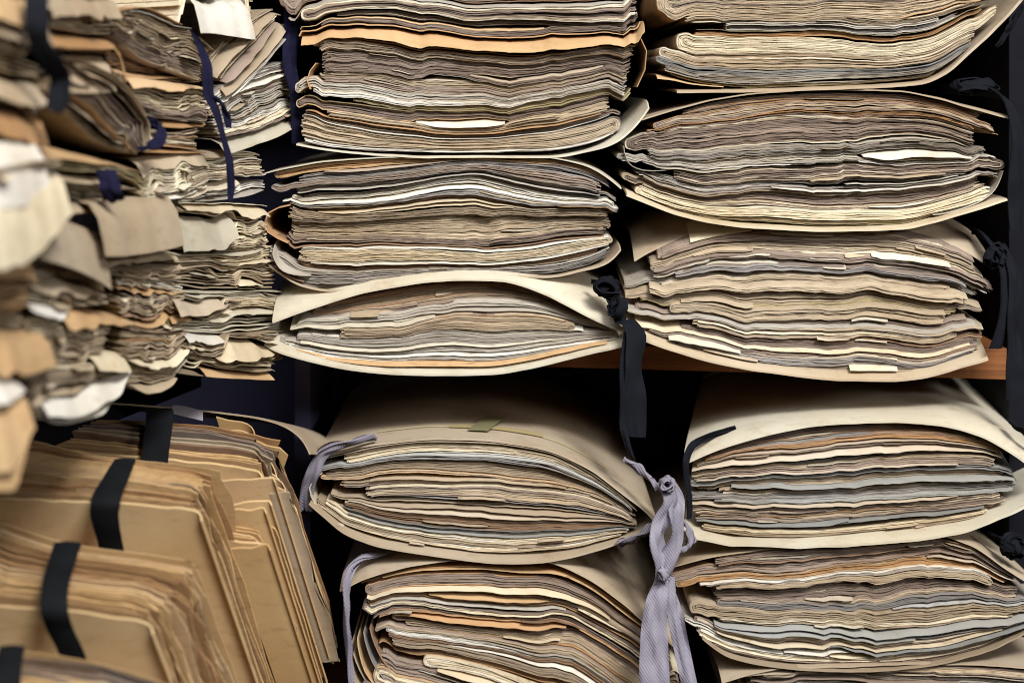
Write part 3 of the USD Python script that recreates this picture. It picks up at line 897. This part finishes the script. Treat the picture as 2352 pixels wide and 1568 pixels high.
# second column
sheaf('paper_bundle', 'thick bundle of tan page edges slanting down to the right, top of left stack', PB, 221, [(250, 70), (320, 30), (400, 38), (495, 62)], [(250, 120), (370, 152), (495, 150)],
      'c 12 kraft 255 400\nc 10 white 270 420\np 100 tan', rot=22, wave=10)
sheaf('paper_bundle', 'bundle of brown dark pages under the slanting tan bundle', PB, 225, [(240, 110), (370, 150), (480, 172)], [(240, 190), (370, 190), (480, 190)], 'p 30 brown\nc 14 kraft 250 460\np 20 dgray', dy=.02)
sheaf('paper_bundle', 'crumpled white pages under an orange card tab in the left stack', PB, 222, [(240, 168), (370, 176), (486, 192)], [(260, 262), (370, 272), (482, 276)],
      'c 40 orange 292 482\np 34 cream\np 28 tan', rot=3, wave=16, rough=3)
sheaf('paper_bundle', 'bundle in a folded brown wrapper below the crumpled white pages', PB, 223, [(270, 276), (370, 272), (476, 278)], [(280, 346), (370, 350), (474, 352)],
      'c 12 kraft 275 470\np 40 tan 300 450\nc 8 kraft 290 470')
sheaf('paper_bundle', 'bundle of grey fanned pages under a wavy tan sheet in the left stack', PB, 224, [(300, 352), (390, 346), (474, 350)], [(300, 458), (390, 462), (466, 454)],
      'c 44 tan 318 470\np 40 gray\nc 14 white 330 440\np 24 tan', rot=-8, wave=14)
sheaf('card_sheet', 'large cream card curling down in the middle of the left stack', 'card', 226, [(200, 452), (310, 442), (420, 446)], [(205, 546), (310, 552), (418, 546)],
      'c 96 tan 216 404', rot=-3, dy=-.02)
sheaf('paper_bundle', 'crumpled yellowed bundle directly below the large cream card', PB, 227, [(230, 552), (320, 548), (420, 548)], [(262, 632), (340, 640), (424, 640)],
      'p 10 cream\nc 28 gray 232 400\np 16 cream\nc 16 tan 250 400\np 18 tan', wave=18, rough=3)
sheaf('paper_bundle', 'heavily crumpled bundle with torn yellow edges in the left stack', PB, 228, [(262, 636), (350, 640), (432, 640)], [(268, 752), (350, 764), (432, 756)],
      'p 24 cream\nc 14 orange 270 420\np 34 tan\nc 10 brown 280 400\nc 16 orange 272 430\np 18 cream', wave=22, rough=4)
sheaf('paper_bundle', 'bundle with a rounded bottom at the foot of the left stack above the dark gap', PB, 229, [(268, 756), (350, 766), (436, 756)], [(278, 872), (330, 900), (380, 888), (436, 800)],
      'p 50 tan\nc 16 cream 290 430\np 36 tan\nc 20 tan 300 400\nt 3 card 285 400', wave=14, rough=3)
# third column
sheaf('paper_bundle', 'blurred tan cards over white crumpled pages at the top of the left stack', PB, 241, [(90, -80), (180, -84), (275, -80)], [(96, 64), (180, 74), (262, 76)],
      'p 50 tan\nc 70 tan 96 256\np 26 cream', sp=4.5, rot=5)
sheaf('paper_bundle', 'blurred kraft folder with a broad tan flap beside the black tape', PB, 242, [(90, 70), (180, 78), (262, 84)], [(100, 180), (180, 190), (262, 186)],
      'c 30 kraft 96 262\np 12 tan\nc 70 tan 104 244', sp=4.5, rot=2)
sheaf('folder_roll', 'big olive brown folder curled like a roll in the left stack', 'folder', 243, [(95, 225), (150, 190), (230, 172), (300, 186), (372, 250)], [(95, 300), (230, 316), (372, 268)],
      't 5 kcard\nc 34 olive 110 368\nc 18 kcard 120 360\np 40 olive\nc 16 tan 130 330\np 20 tan', rot=43, sp=4.5, dy=-.02)
sheaf('paper_bundle', 'bundle of dark edged pages sloping down under the curled roll', PB, 244, [(60, 340), (200, 352), (350, 386)], [(60, 420), (200, 430), (345, 420)],
      'c 22 orange 60 340\np 20 olive\nc 20 tan 70 300\np 20 olive', rot=6, sp=4.5)
sheaf('paper_bundle', 'bundle of light edged pages behind the two cream cards', PB, 245, [(60, 415), (150, 420), (260, 430)], [(60, 480), (150, 490), (260, 490)], 'p 30 card\nc 24 tan 70 240\np 20 tan', sp=4.5, dy=.02)
sheaf('card_sheet', 'second cream card bending over the shaded pages at the left', 'card', 246, [(50, 470), (140, 480), (262, 500)], [(50, 560), (140, 580), (240, 620)], 'c 110 kcard 60 236', rot=8, sp=4.5, dy=-.015)
sheaf('paper_bundle', 'blurred bundle of loosely waving grey pages at the left', PB, 247, [(50, 560), (140, 556), (252, 600)], [(54, 690), (150, 704), (252, 694)],
      'p 30 tan\nc 30 mauve 60 240\np 34 gray\nc 22 tan 70 240\np 20 gray', sp=4.5, wave=22)
sheaf('paper_bundle', 'blurred bundle between a white strip and a tan strip at the left', PB, 248, [(44, 690), (150, 700), (300, 716)], [(50, 826), (150, 836), (290, 834)],
      'c 22 white 50 150\nc 26 orange 140 290\np 60 tan 60 250\nc 26 gray 210 285', rot=4, sp=4.5, wave=16)
sheaf('paper_bundle', 'blurred bundle with a rounded white bottom sheet above the banded folders', PB, 249, [(44, 832), (150, 838), (292, 824)], [(46, 930), (130, 968), (220, 946), (294, 834)],
      'p 40 tan\nc 14 dgray 60 200\nc 30 white 90 286\np 16 dgray\nc 20 white 90 250\nt 6 kcard 56 260', sp=4.5, wave=14)
# nearest column, at the left edge of the picture
sheaf('paper_bundle', 'out of focus tan folders in the top left corner of the picture', PB, 261, [(-110, -90), (0, -90), (100, -90)], [(-110, 90), (0, 110), (96, 110)],
      'p 40 gray\nc 50 orange -90 60\nc 34 tan -60 92\np 40 tan', sp=6, rot=20)
sheaf('paper_bundle', 'out of focus bundle with an orange flap below the top left corner', PB, 262, [(-110, 120), (0, 120), (104, 130)], [(-110, 300), (0, 310), (100, 310)],
      'p 24 cream\nc 30 tan -90 90\np 16 dgray\nc 60 kraft -90 96\np 30 tan', sp=6, rot=10)
sheaf('card_sheet', 'out of focus white card tab at the left edge', 'card', 263, [(-110, 316), (0, 312), (100, 312)], [(-110, 405), (0, 412), (96, 414)], 'c 92 white -90 92', rot=-2, dy=-.03)
sheaf('card_sheet', 'out of focus cream card tab below the white tab at the left edge', 'card', 264, [(-110, 400), (0, 384), (158, 372)], [(-110, 520), (0, 530), (130, 480)], 'p 10 tan\nc 120 cream -90 148', rot=-6, dy=-.05)
sheaf('folder_roll', 'out of focus orange curved folder at the left edge', 'folder', 265, [(-110, 520), (0, 512), (72, 560)], [(-110, 700), (0, 720), (66, 690)], 'c 70 orange -90 66\np 20 gray\nf 60 orange -90 62', sp=7)
sheaf('paper_bundle', 'out of focus grey and orange papers at the left edge', PB, 266, [(-110, 724), (0, 716), (104, 720)], [(-110, 860), (0, 866), (96, 850)], 'p 40 gray -90 60\nc 60 orange -90 98\np 30 gray\nc 20 orange', sp=6)
sheaf('paper_bundle', 'out of focus orange papers at the left edge beside the banded folders', PB, 267, [(-110, 864), (0, 866), (60, 870)], [(-110, 1080), (0, 1090), (52, 990)], 'c 40 white\nc 70 orange -90 52\np 30 tan\nc 50 orange -90 48', sp=7, dy=-.03)

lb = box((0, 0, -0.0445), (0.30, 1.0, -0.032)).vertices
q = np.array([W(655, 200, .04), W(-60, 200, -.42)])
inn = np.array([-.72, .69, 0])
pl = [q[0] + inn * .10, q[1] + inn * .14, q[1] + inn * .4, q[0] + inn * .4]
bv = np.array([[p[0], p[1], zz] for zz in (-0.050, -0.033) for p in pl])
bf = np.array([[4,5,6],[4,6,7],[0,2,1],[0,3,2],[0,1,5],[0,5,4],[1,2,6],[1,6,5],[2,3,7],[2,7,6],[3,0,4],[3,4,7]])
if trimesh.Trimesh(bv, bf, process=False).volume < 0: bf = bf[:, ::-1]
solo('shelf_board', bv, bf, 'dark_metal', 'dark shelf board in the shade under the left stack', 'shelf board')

# ------------------------------------------------------------------ folders held by elastic bands, lower left
EXB = (0.16, 0.50, -0.85)
def banded(label, seed, y0, T, B, spec, ends, D, td, front, band, extra=(), fan=0.0):
    t = thing('banded_folders', label, 'folders', W((ends[0] + ends[1]) / 2, max(p[1] for p in B), y0))
    e = (0.16, 0.50, -0.85)
    pile(t, seed, T, B, spec, ends, depth=lambda px: np.full_like(px, y0), ext=e, D=D, tdepth=td, wave=4, sp=4.6, ejit=22, dropk=0.0, vj=1.3, thick=.62, rough=1.0, step=9.0, fan=fan, endj=.0022)
    RAG[0] = 0.0
    cover(t, seed + 1, front, 'folder_paper_1', th=5, D=D * 1.02, ext=e, depth=lambda px: np.full_like(px, y0 - td - .002), out=.002, name='front_board', label='brown front board')
    if band is not None:
        band = [(b[0], b[1], b[2] - .012) + tuple(b[3:]) for b in band]
        v, f = strip(band, th=.0012, n=40, seed=seed)
        part(t, 'elastic_band', v, f, 'elastic_black')
    for ex in extra: ex(t)
    return t
def back_board(t):
    cover(t, 300, [(230, 924), (330, 930), (430, 938), (520, 948), (600, 960), (650, 974), (690, 1000), (716, 1042)], 'kcard_paper_2', th=4, D=.10, ext=(0.1, 1, -.25), depth=lambda px: np.full_like(px, -.03), band=[(230, 6), (600, 6), (716, 6)], name='back_board', label='curved brown back board')
    v, f = strip([(396, 940, -.042, 0, 10, 0), (432, 946, -.042, 0, 12, 0), (466, 956, -.042, 0, 10, 0)], th=.0005, n=14)
    part(t, 'label_strip', v, f, 'lilac_label')
def torn(t):
    r = np.random.default_rng(5)
    for i in range(9):
        a = 560 + 12 * i; b = 975 + 22 * i
        cover(t, 400 + i, [(a - 60, b - 8), (a, b), (a + 22, b + 16), (a + 30, b + 46)], f"{r.choice(['folder', 'orange', 'folder', 'orange'])}_paper_{r.integers(3)}", th=2.5, D=.12 - .006 * i, ext=(.16, .5, -.85),
              depth=lambda px, i=i: np.full_like(px, -.045 - .004 * i), out=r.uniform(0, .004), name='folder_sheet', rough=3)
def lower_flap(t):
    for i, (a, b, c, d, m) in enumerate([(516, 1100, 624, 1094, 'orange_paper_1'), (530, 1152, 616, 1146, 'folder_paper_1'), (538, 1170, 604, 1166, 'folder_paper_0'), (560, 1252, 612, 1246, 'folder_paper_2')]):
        cover(t, 430 + i, [(a - 30, b + 4), ((a + c) / 2, (b + d) / 2 + 2), (c, d), (c + 8, d + 12)], m, th=4, D=.16, ext=EXB, depth=lambda px, i=i: np.full_like(px, -.115 - .012 * i), out=0, name='folder_sheet', rough=2)
banded('rearmost banded bundle of brown folders, under the left stack and nearest the lilac tape', 301, -.05,
    [(-60, 950), (65, 958), (300, 966), (560, 984), (660, 1000)], [(-60, 1016), (173, 1036), (400, 1058), (592, 1080), (670, 1088)],
    'p 12 folder\np 22 brown\ng 3\np 26 mauve\ng 3\np 12 folder\nc 22 orange 60 590', (-50, 606), .19, .05,
    [(-60, 1020), (173, 1040), (400, 1062), (560, 1080), (596, 1088), (606, 1104)],
    [(368, 944, -.062, 31, 0, 0), (364, 985, -.075, 31, 0, 0), (358, 1030, -.095, 31, 0, 0), (354, 1072, -.115, 31, 0, 0)], (back_board, torn, lower_flap), fan=46)
banded('second row of torn brown folders between the rear and the middle bundle', 311, -.10,
    [(380, 1090), (520, 1096), (640, 1104), (700, 1116)], [(380, 1220), (520, 1236), (640, 1262), (700, 1280)],
    'p 20 orange\nc 40 tan 400 625\np 30 folder\nc 20 cream 420 600\np 20 folder', (390, 596), .17, .04,
    [(380, 1226), (520, 1242), (560, 1250), (606, 1254), (616, 1268)], None, fan=60)
banded('middle banded bundle of brown folders with a plain brown front board', 321, -.16,
    [(-70, 1004), (48, 1012), (216, 1050), (303, 1062), (432, 1076), (520, 1092)], [(-70, 1138), (0, 1144), (216, 1152), (432, 1169), (540, 1184)],
    'c 12 folder\ng 5\np 16 brown\np 44 folder\ng 3\np 44 orange\nc 10 orange', (-60, 446), .22, .05,
    [(-70, 1142), (0, 1149), (216, 1157), (400, 1171), (444, 1176), (460, 1184), (465, 1202)],
    [(288, 1056, -.172, 24, 0, 0), (270, 1090, -.190, 28, 0, 0), (242, 1158, -.222, 34, 0, 0), (240, 1186, -.218, 32, 0, 0), (253, 1246, -.205, 28, 0, 0), (262, 1290, -.196, 28, 0, 0)], fan=56)
banded('front banded bundle of brown folders, its black band nearest the left edge but one', 331, -.23,
    [(-80, 1200), (0, 1211), (130, 1249), (359, 1277), (440, 1292), (490, 1306)], [(-80, 1386), (0, 1391), (108, 1396), (311, 1425), (400, 1438), (490, 1454)],
    'c 14 folder\ng 4\np 36 folder\np 40 orange\ng 3\np 50 folder\nc 22 orange', (-70, 340), .22, .06,
    [(-80, 1391), (0, 1396), (108, 1401), (280, 1425), (330, 1433), (348, 1442), (353, 1462)],
    [(156, 1248, -.250, 31, 0, 0), (142, 1290, -.268, 31, 0, 0), (126, 1350, -.289, 31, 0, 0), (125, 1402, -.298, 31, 0, 0), (138, 1444, -.290, 30, 0, 0), (158, 1484, -.283, 29, 0, 0), (172, 1520, -.276, 29, 0, 0)], fan=116)
banded('nearest banded bundle of brown folders, cut by the bottom left corner', 341, -.31,
    [(-90, 1484), (56, 1493), (216, 1517), (330, 1548), (440, 1590)], [(-90, 1640), (60, 1650), (300, 1700), (440, 1740)],
    'c 18 folder\ng 3\np 40 brown\np 60 folder\np 50 folder', (-80, 340), .15, .06,
    [(-90, 1648), (60, 1658), (300, 1706), (340, 1720)],
    [(28, 1486, -.328, 29, 0, 0), (20, 1530, -.346, 30, 0, 0), (16, 1620, -.372, 32, 0, 0)], fan=90)

# ------------------------------------------------------------------ tapes and ribbons
def ribbon(name, label, mat, pieces, cat='ribbon', knots=()):
    p0 = pieces[0][1][0]
    t = thing(name, label, cat, W(p0[0], p0[1], p0[2]))
    for i, (nm, pts) in enumerate(pieces):
        v, f = strip(pts, th=.0008, n=max(16, 6 * len(pts)), seed=i + len(label), wob=.0026 if 'lilac' in name else .0014)
        part(t, nm, v, f, mat)
    for i, (cx, cy, dp, rx, ry, hw) in enumerate(knots):
        r = np.random.default_rng(int(cx))
        vs, fs, n = [], [], 0
        for k in range(5):
            u = r.normal(size=3) * [1, .45, 1]; u /= np.linalg.norm(u)
            w = np.cross(u, r.normal(size=3)); w[1] *= .5; w /= np.linalg.norm(w)
            nrm = np.cross(u, w)
            a = np.linspace(0, r.uniform(4.2, 6.0), 10) + r.uniform(0, 6.28)
            ra, rb = r.uniform(.6, 1), r.uniform(.35, .7)
            pts = []
            for q in a:
                d = u * math.cos(q) * ra + w * math.sin(q) * rb
                h = nrm * hw * r.uniform(.7, 1.1)
                pts.append((cx + d[0] * rx, cy - d[2] * ry, dp + d[1] * .7 * rx * S - .002 * k, h[0], -h[2], h[1] * S))
            v, f = strip(pts, th=.0009, n=44, seed=k, wob=.0008)
            vs.append(v); fs.append(f + n); n += len(v)
        part(t, 'knot', np.vstack(vs), np.vstack(fs), mat)
    return t
ribbon('lilac_ribbon', 'lilac cloth tape knotted twice, hanging between the lower bundles', 'lilac_cloth', [
    ('tail', [(1520, 1330, -.030, 16, 0, .004), (1508, 1380, -.034, 24, 2, 0), (1502, 1470, -.036, 32, 0, 0), (1505, 1600, -.036, 35, 0, 0)]),
    ('tail', [(1538, 1325, -.026, 10, 0, .004), (1546, 1390, -.030, 16, -4, .002), (1562, 1470, -.030, 18, -4, 0), (1590, 1600, -.030, 18, -3, 0)]),
    ('loop', [(1528, 1110, -.035, 20, 6, .003), (1540, 1150, -.036, 17, 4, .005), (1520, 1200, -.036, 22, 3, 0), (1508, 1240, -.036, 18, 0, .006), (1522, 1300, -.034, 14, -5, .004), (1520, 1335, -.032, 18, -4, .002)]),
    ('loop', [(1530, 1105, -.030, 16, -6, .003), (1552, 1160, -.032, 20, 2, .004), (1552, 1220, -.034, 15, 4, .004), (1540, 1270, -.034, 20, 2, 0), (1526, 1325, -.032, 16, 4, .003)]),
    ('loop', [(1550, 1190, -.018, 4, 2, .004), (1580, 1215, -.016, 6, 2, .004), (1586, 1240, -.018, 8, 2, .004), (1560, 1262, -.022, 6, 5, .003)]),
    ('strand', [(1436, 1056, -.006, 3, 7, .002), (1470, 1078, -.012, 5, 8, .002), (1500, 1104, -.022, 7, 6, .002), (1518, 1122, -.032, 7, 5, .002)]),
    ('strand', [(1420, 1250, -.014, 3, 5, .004), (1460, 1234, -.018, 4, 6, .004), (1500, 1208, -.026, 5, 7, .004), (1520, 1190, -.032, 5, 7, .002)]),
    ], knots=[(1532, 1112, -.034, 18, 22, 9), (1522, 1318, -.034, 13, 20, 8)])
ribbon('lilac_ribbon', 'lilac cloth tape wrapped around the left side of the bundle under the shelf', 'lilac_cloth', [
    ('wrap', [(862, 1002, -.004, 4, 5, .005), (800, 1014, -.010, 6, 7, .006), (766, 1026, -.010, 6, 9, .004), (738, 1046, -.010, 11, 11, .003), (720, 1084, -.008, 15, 6, 0), (708, 1116, .0, 15, 4, 0), (704, 1170, .01, 14, 2, 0)])])
ribbon('lilac_ribbon', 'thin lilac tape down the left side of the bottom middle bundle', 'lilac_cloth', [
    ('wrap', [(900, 1262, .02, 2, 4, .005), (840, 1278, .0, 3, 5, .004), (806, 1304, -.010, 4, 4, .003), (795, 1345, -.014, 6, 0, .002), (796, 1420, -.012, 6, 0, .002), (802, 1500, -.008, 5, 0, .002), (806, 1600, -.006, 5, 0, 0)])])
ribbon('black_ribbon', 'black cloth tape hanging in front of the wooden shelf from its knot', 'black_cloth', [
    ('tail', [(1440, 735, -.012, 16, 2, .004), (1462, 775, -.022, 24, 0, .002), (1456, 840, -.024, 20, 0, .006), (1455, 925, -.024, 30, 0, 0), (1462, 1003, -.024, 21, 1, 0)]),
    ('tail', [(1440, 760, -.016, 10, 0, .004), (1432, 860, -.027, 10, 0, .003), (1430, 960, -.028, 9, 0, .003), (1440, 1015, -.028, 8, 2, 0), (1454, 1052, -.028, 5, 2, 0)]),
    ('loop', [(1360, 650, -.006, 4, 8, .003), (1390, 664, -.012, 12, 12, .003), (1412, 700, -.016, 18, 6, .003), (1428, 745, -.016, 14, 3, .003)]),
    ], knots=[(1396, 660, -.012, 34, 22, 14), (1418, 706, -.014, 22, 34, 14)])
ribbon('black_ribbon', 'black cloth tape hanging at the right edge beside the biggest bundle', 'black_cloth', [
    ('tail', [(2230, 528, .03, 6, 10, .004), (2280, 566, .0, 14, 12, .003), (2308, 640, -.012, 16, 2, .003), (2308, 720, -.014, 14, 0, .004), (2288, 800, -.014, 18, 0, .002)]),
    ('tail', [(2300, 560, .0, 14, 6, .004), (2330, 640, -.010, 18, 0, .003), (2326, 760, -.014, 16, 0, .004), (2332, 850, -.014, 22, 0, 0), (2334, 920, -.014, 24, 0, 0)]),
    ], knots=[(2286, 590, -.004, 28, 34, 13)])
ribbon('black_ribbon', 'black cloth tape crumpled on the cover below the bent up kraft board', 'black_cloth', [
    ('tail', [(2160, 206, .05, 6, 8, .004), (2240, 206, .02, 10, 14, .004), (2310, 232, -.002, 16, 10, .003), (2334, 320, -.01, 17, 0, .003), (2332, 430, -.012, 18, 0, .003), (2336, 530, -.012, 18, 0, .003)]),
    ], knots=[(2240, 200, .015, 60, 20, 14)])
ribbon('black_ribbon', 'short black slip of tape on the bent up kraft board at top right', 'black_cloth', [
    ('tail', [(2288, 108, -.012, 4, 3, .002), (2312, 76, -.012, 5, 4, .002), (2350, 14, -.012, 5, 4, .002)])])
ribbon('black_ribbon', 'black tape around the left end of the pale cream bundle under the shelf', 'black_cloth', [
    ('wrap', [(1690, 982, .010, 3, 7, .003), (1640, 996, .0, 4, 7, .003), (1592, 1022, -.012, 6, 7, .002), (1577, 1058, -.016, 5, 1, .003), (1580, 1110, -.012, 4, 0, .003), (1584, 1190, -.010, 4, 0, .002)])])
ribbon('black_ribbon', 'black knotted tape at the right edge above the bottom right bundle', 'black_cloth', [
    ('tail', [(2270, 1222, .02, 6, 6, .003), (2310, 1240, -.004, 10, 8, .003), (2380, 1290, -.01, 12, 10, .003)])], knots=[(2326, 1254, -.004, 40, 30, 14)])
ribbon('black_ribbon', 'black tape end on the right of the pale cream cover', 'black_cloth', [
    ('tail', [(2316, 968, .002, 5, 8, .003), (2350, 990, -.012, 8, 10, .003), (2400, 1030, -.014, 8, 10, .003)])])
ribbon('navy_ribbon', 'navy cloth tape hanging in the gap left of the tall middle bundle', 'navy_cloth', [
    ('tail', [(668, -30, .02, 18, 0, .003), (672, 60, .015, 18, 0, .003), (664, 150, .01, 15, 0, .004), (680, 230, .012, 10, 0, .004), (684, 330, .02, 9, 0, .004)])])
def nav(pts): return [(a, b, float(np.interp(a, YLX, YLY)) - d, c, e, g) for a, b, d, c, e, g in pts]
ribbon('navy_ribbon', 'long navy string dangling between the orange tab and the fanned grey pages', 'navy_cloth', [
    ('tail', nav([(440, 70, .03, 5, 2, .001), (462, 115, .04, 8, 0, .001), (476, 160, .05, 11, 0, .001), (478, 210, .05, 12, 0, .001), (498, 260, .06, 9, 0, .001), (514, 320, .07, 6, 0, .001), (528, 380, .08, 6, 0, .001), (531, 430, .08, 7, 0, .001), (529, 462, .08, 5, 0, .001)])),
    ('tail', nav([(495, 225, .06, 5, 6, .001), (515, 250, .07, 7, 6, .001), (522, 272, .07, 9, 2, .001), (524, 294, .07, 6, 0, .001)]))])
ribbon('navy_ribbon', 'navy tape loop beside the big curled roll', 'navy_cloth', [
    ('loop', nav([(335, 276, .02, 4, 8, 0), (362, 284, .04, 8, 12, 0), (372, 306, .05, 12, 8, 0), (360, 330, .05, 12, 10, 0), (340, 336, .04, 6, 8, 0)])),
    ('tail', nav([(345, 338, .04, 3, 4, 0), (318, 343, .04, 3, 4, 0)]))])
ribbon('navy_ribbon', 'short wide navy tape above the large cream card', 'navy_cloth', [
    ('tail', nav([(244, 392, .03, 22, -3, 0), (252, 425, .04, 24, -2, 0), (262, 458, .04, 25, -2, 0)]))])
ribbon('black_ribbon', 'broad blurred black tape hanging at the top left', 'black_cloth', [
    ('tail', nav([(90, -40, .05, 26, 2, 0), (84, 60, .06, 26, 2, 0), (90, 96, .06, 22, -4, 0), (118, 140, .07, 22, -8, 0), (140, 185, .07, 24, -2, 0), (136, 225, .07, 26, 2, 0), (122, 256, .06, 18, 8, 0)]))])
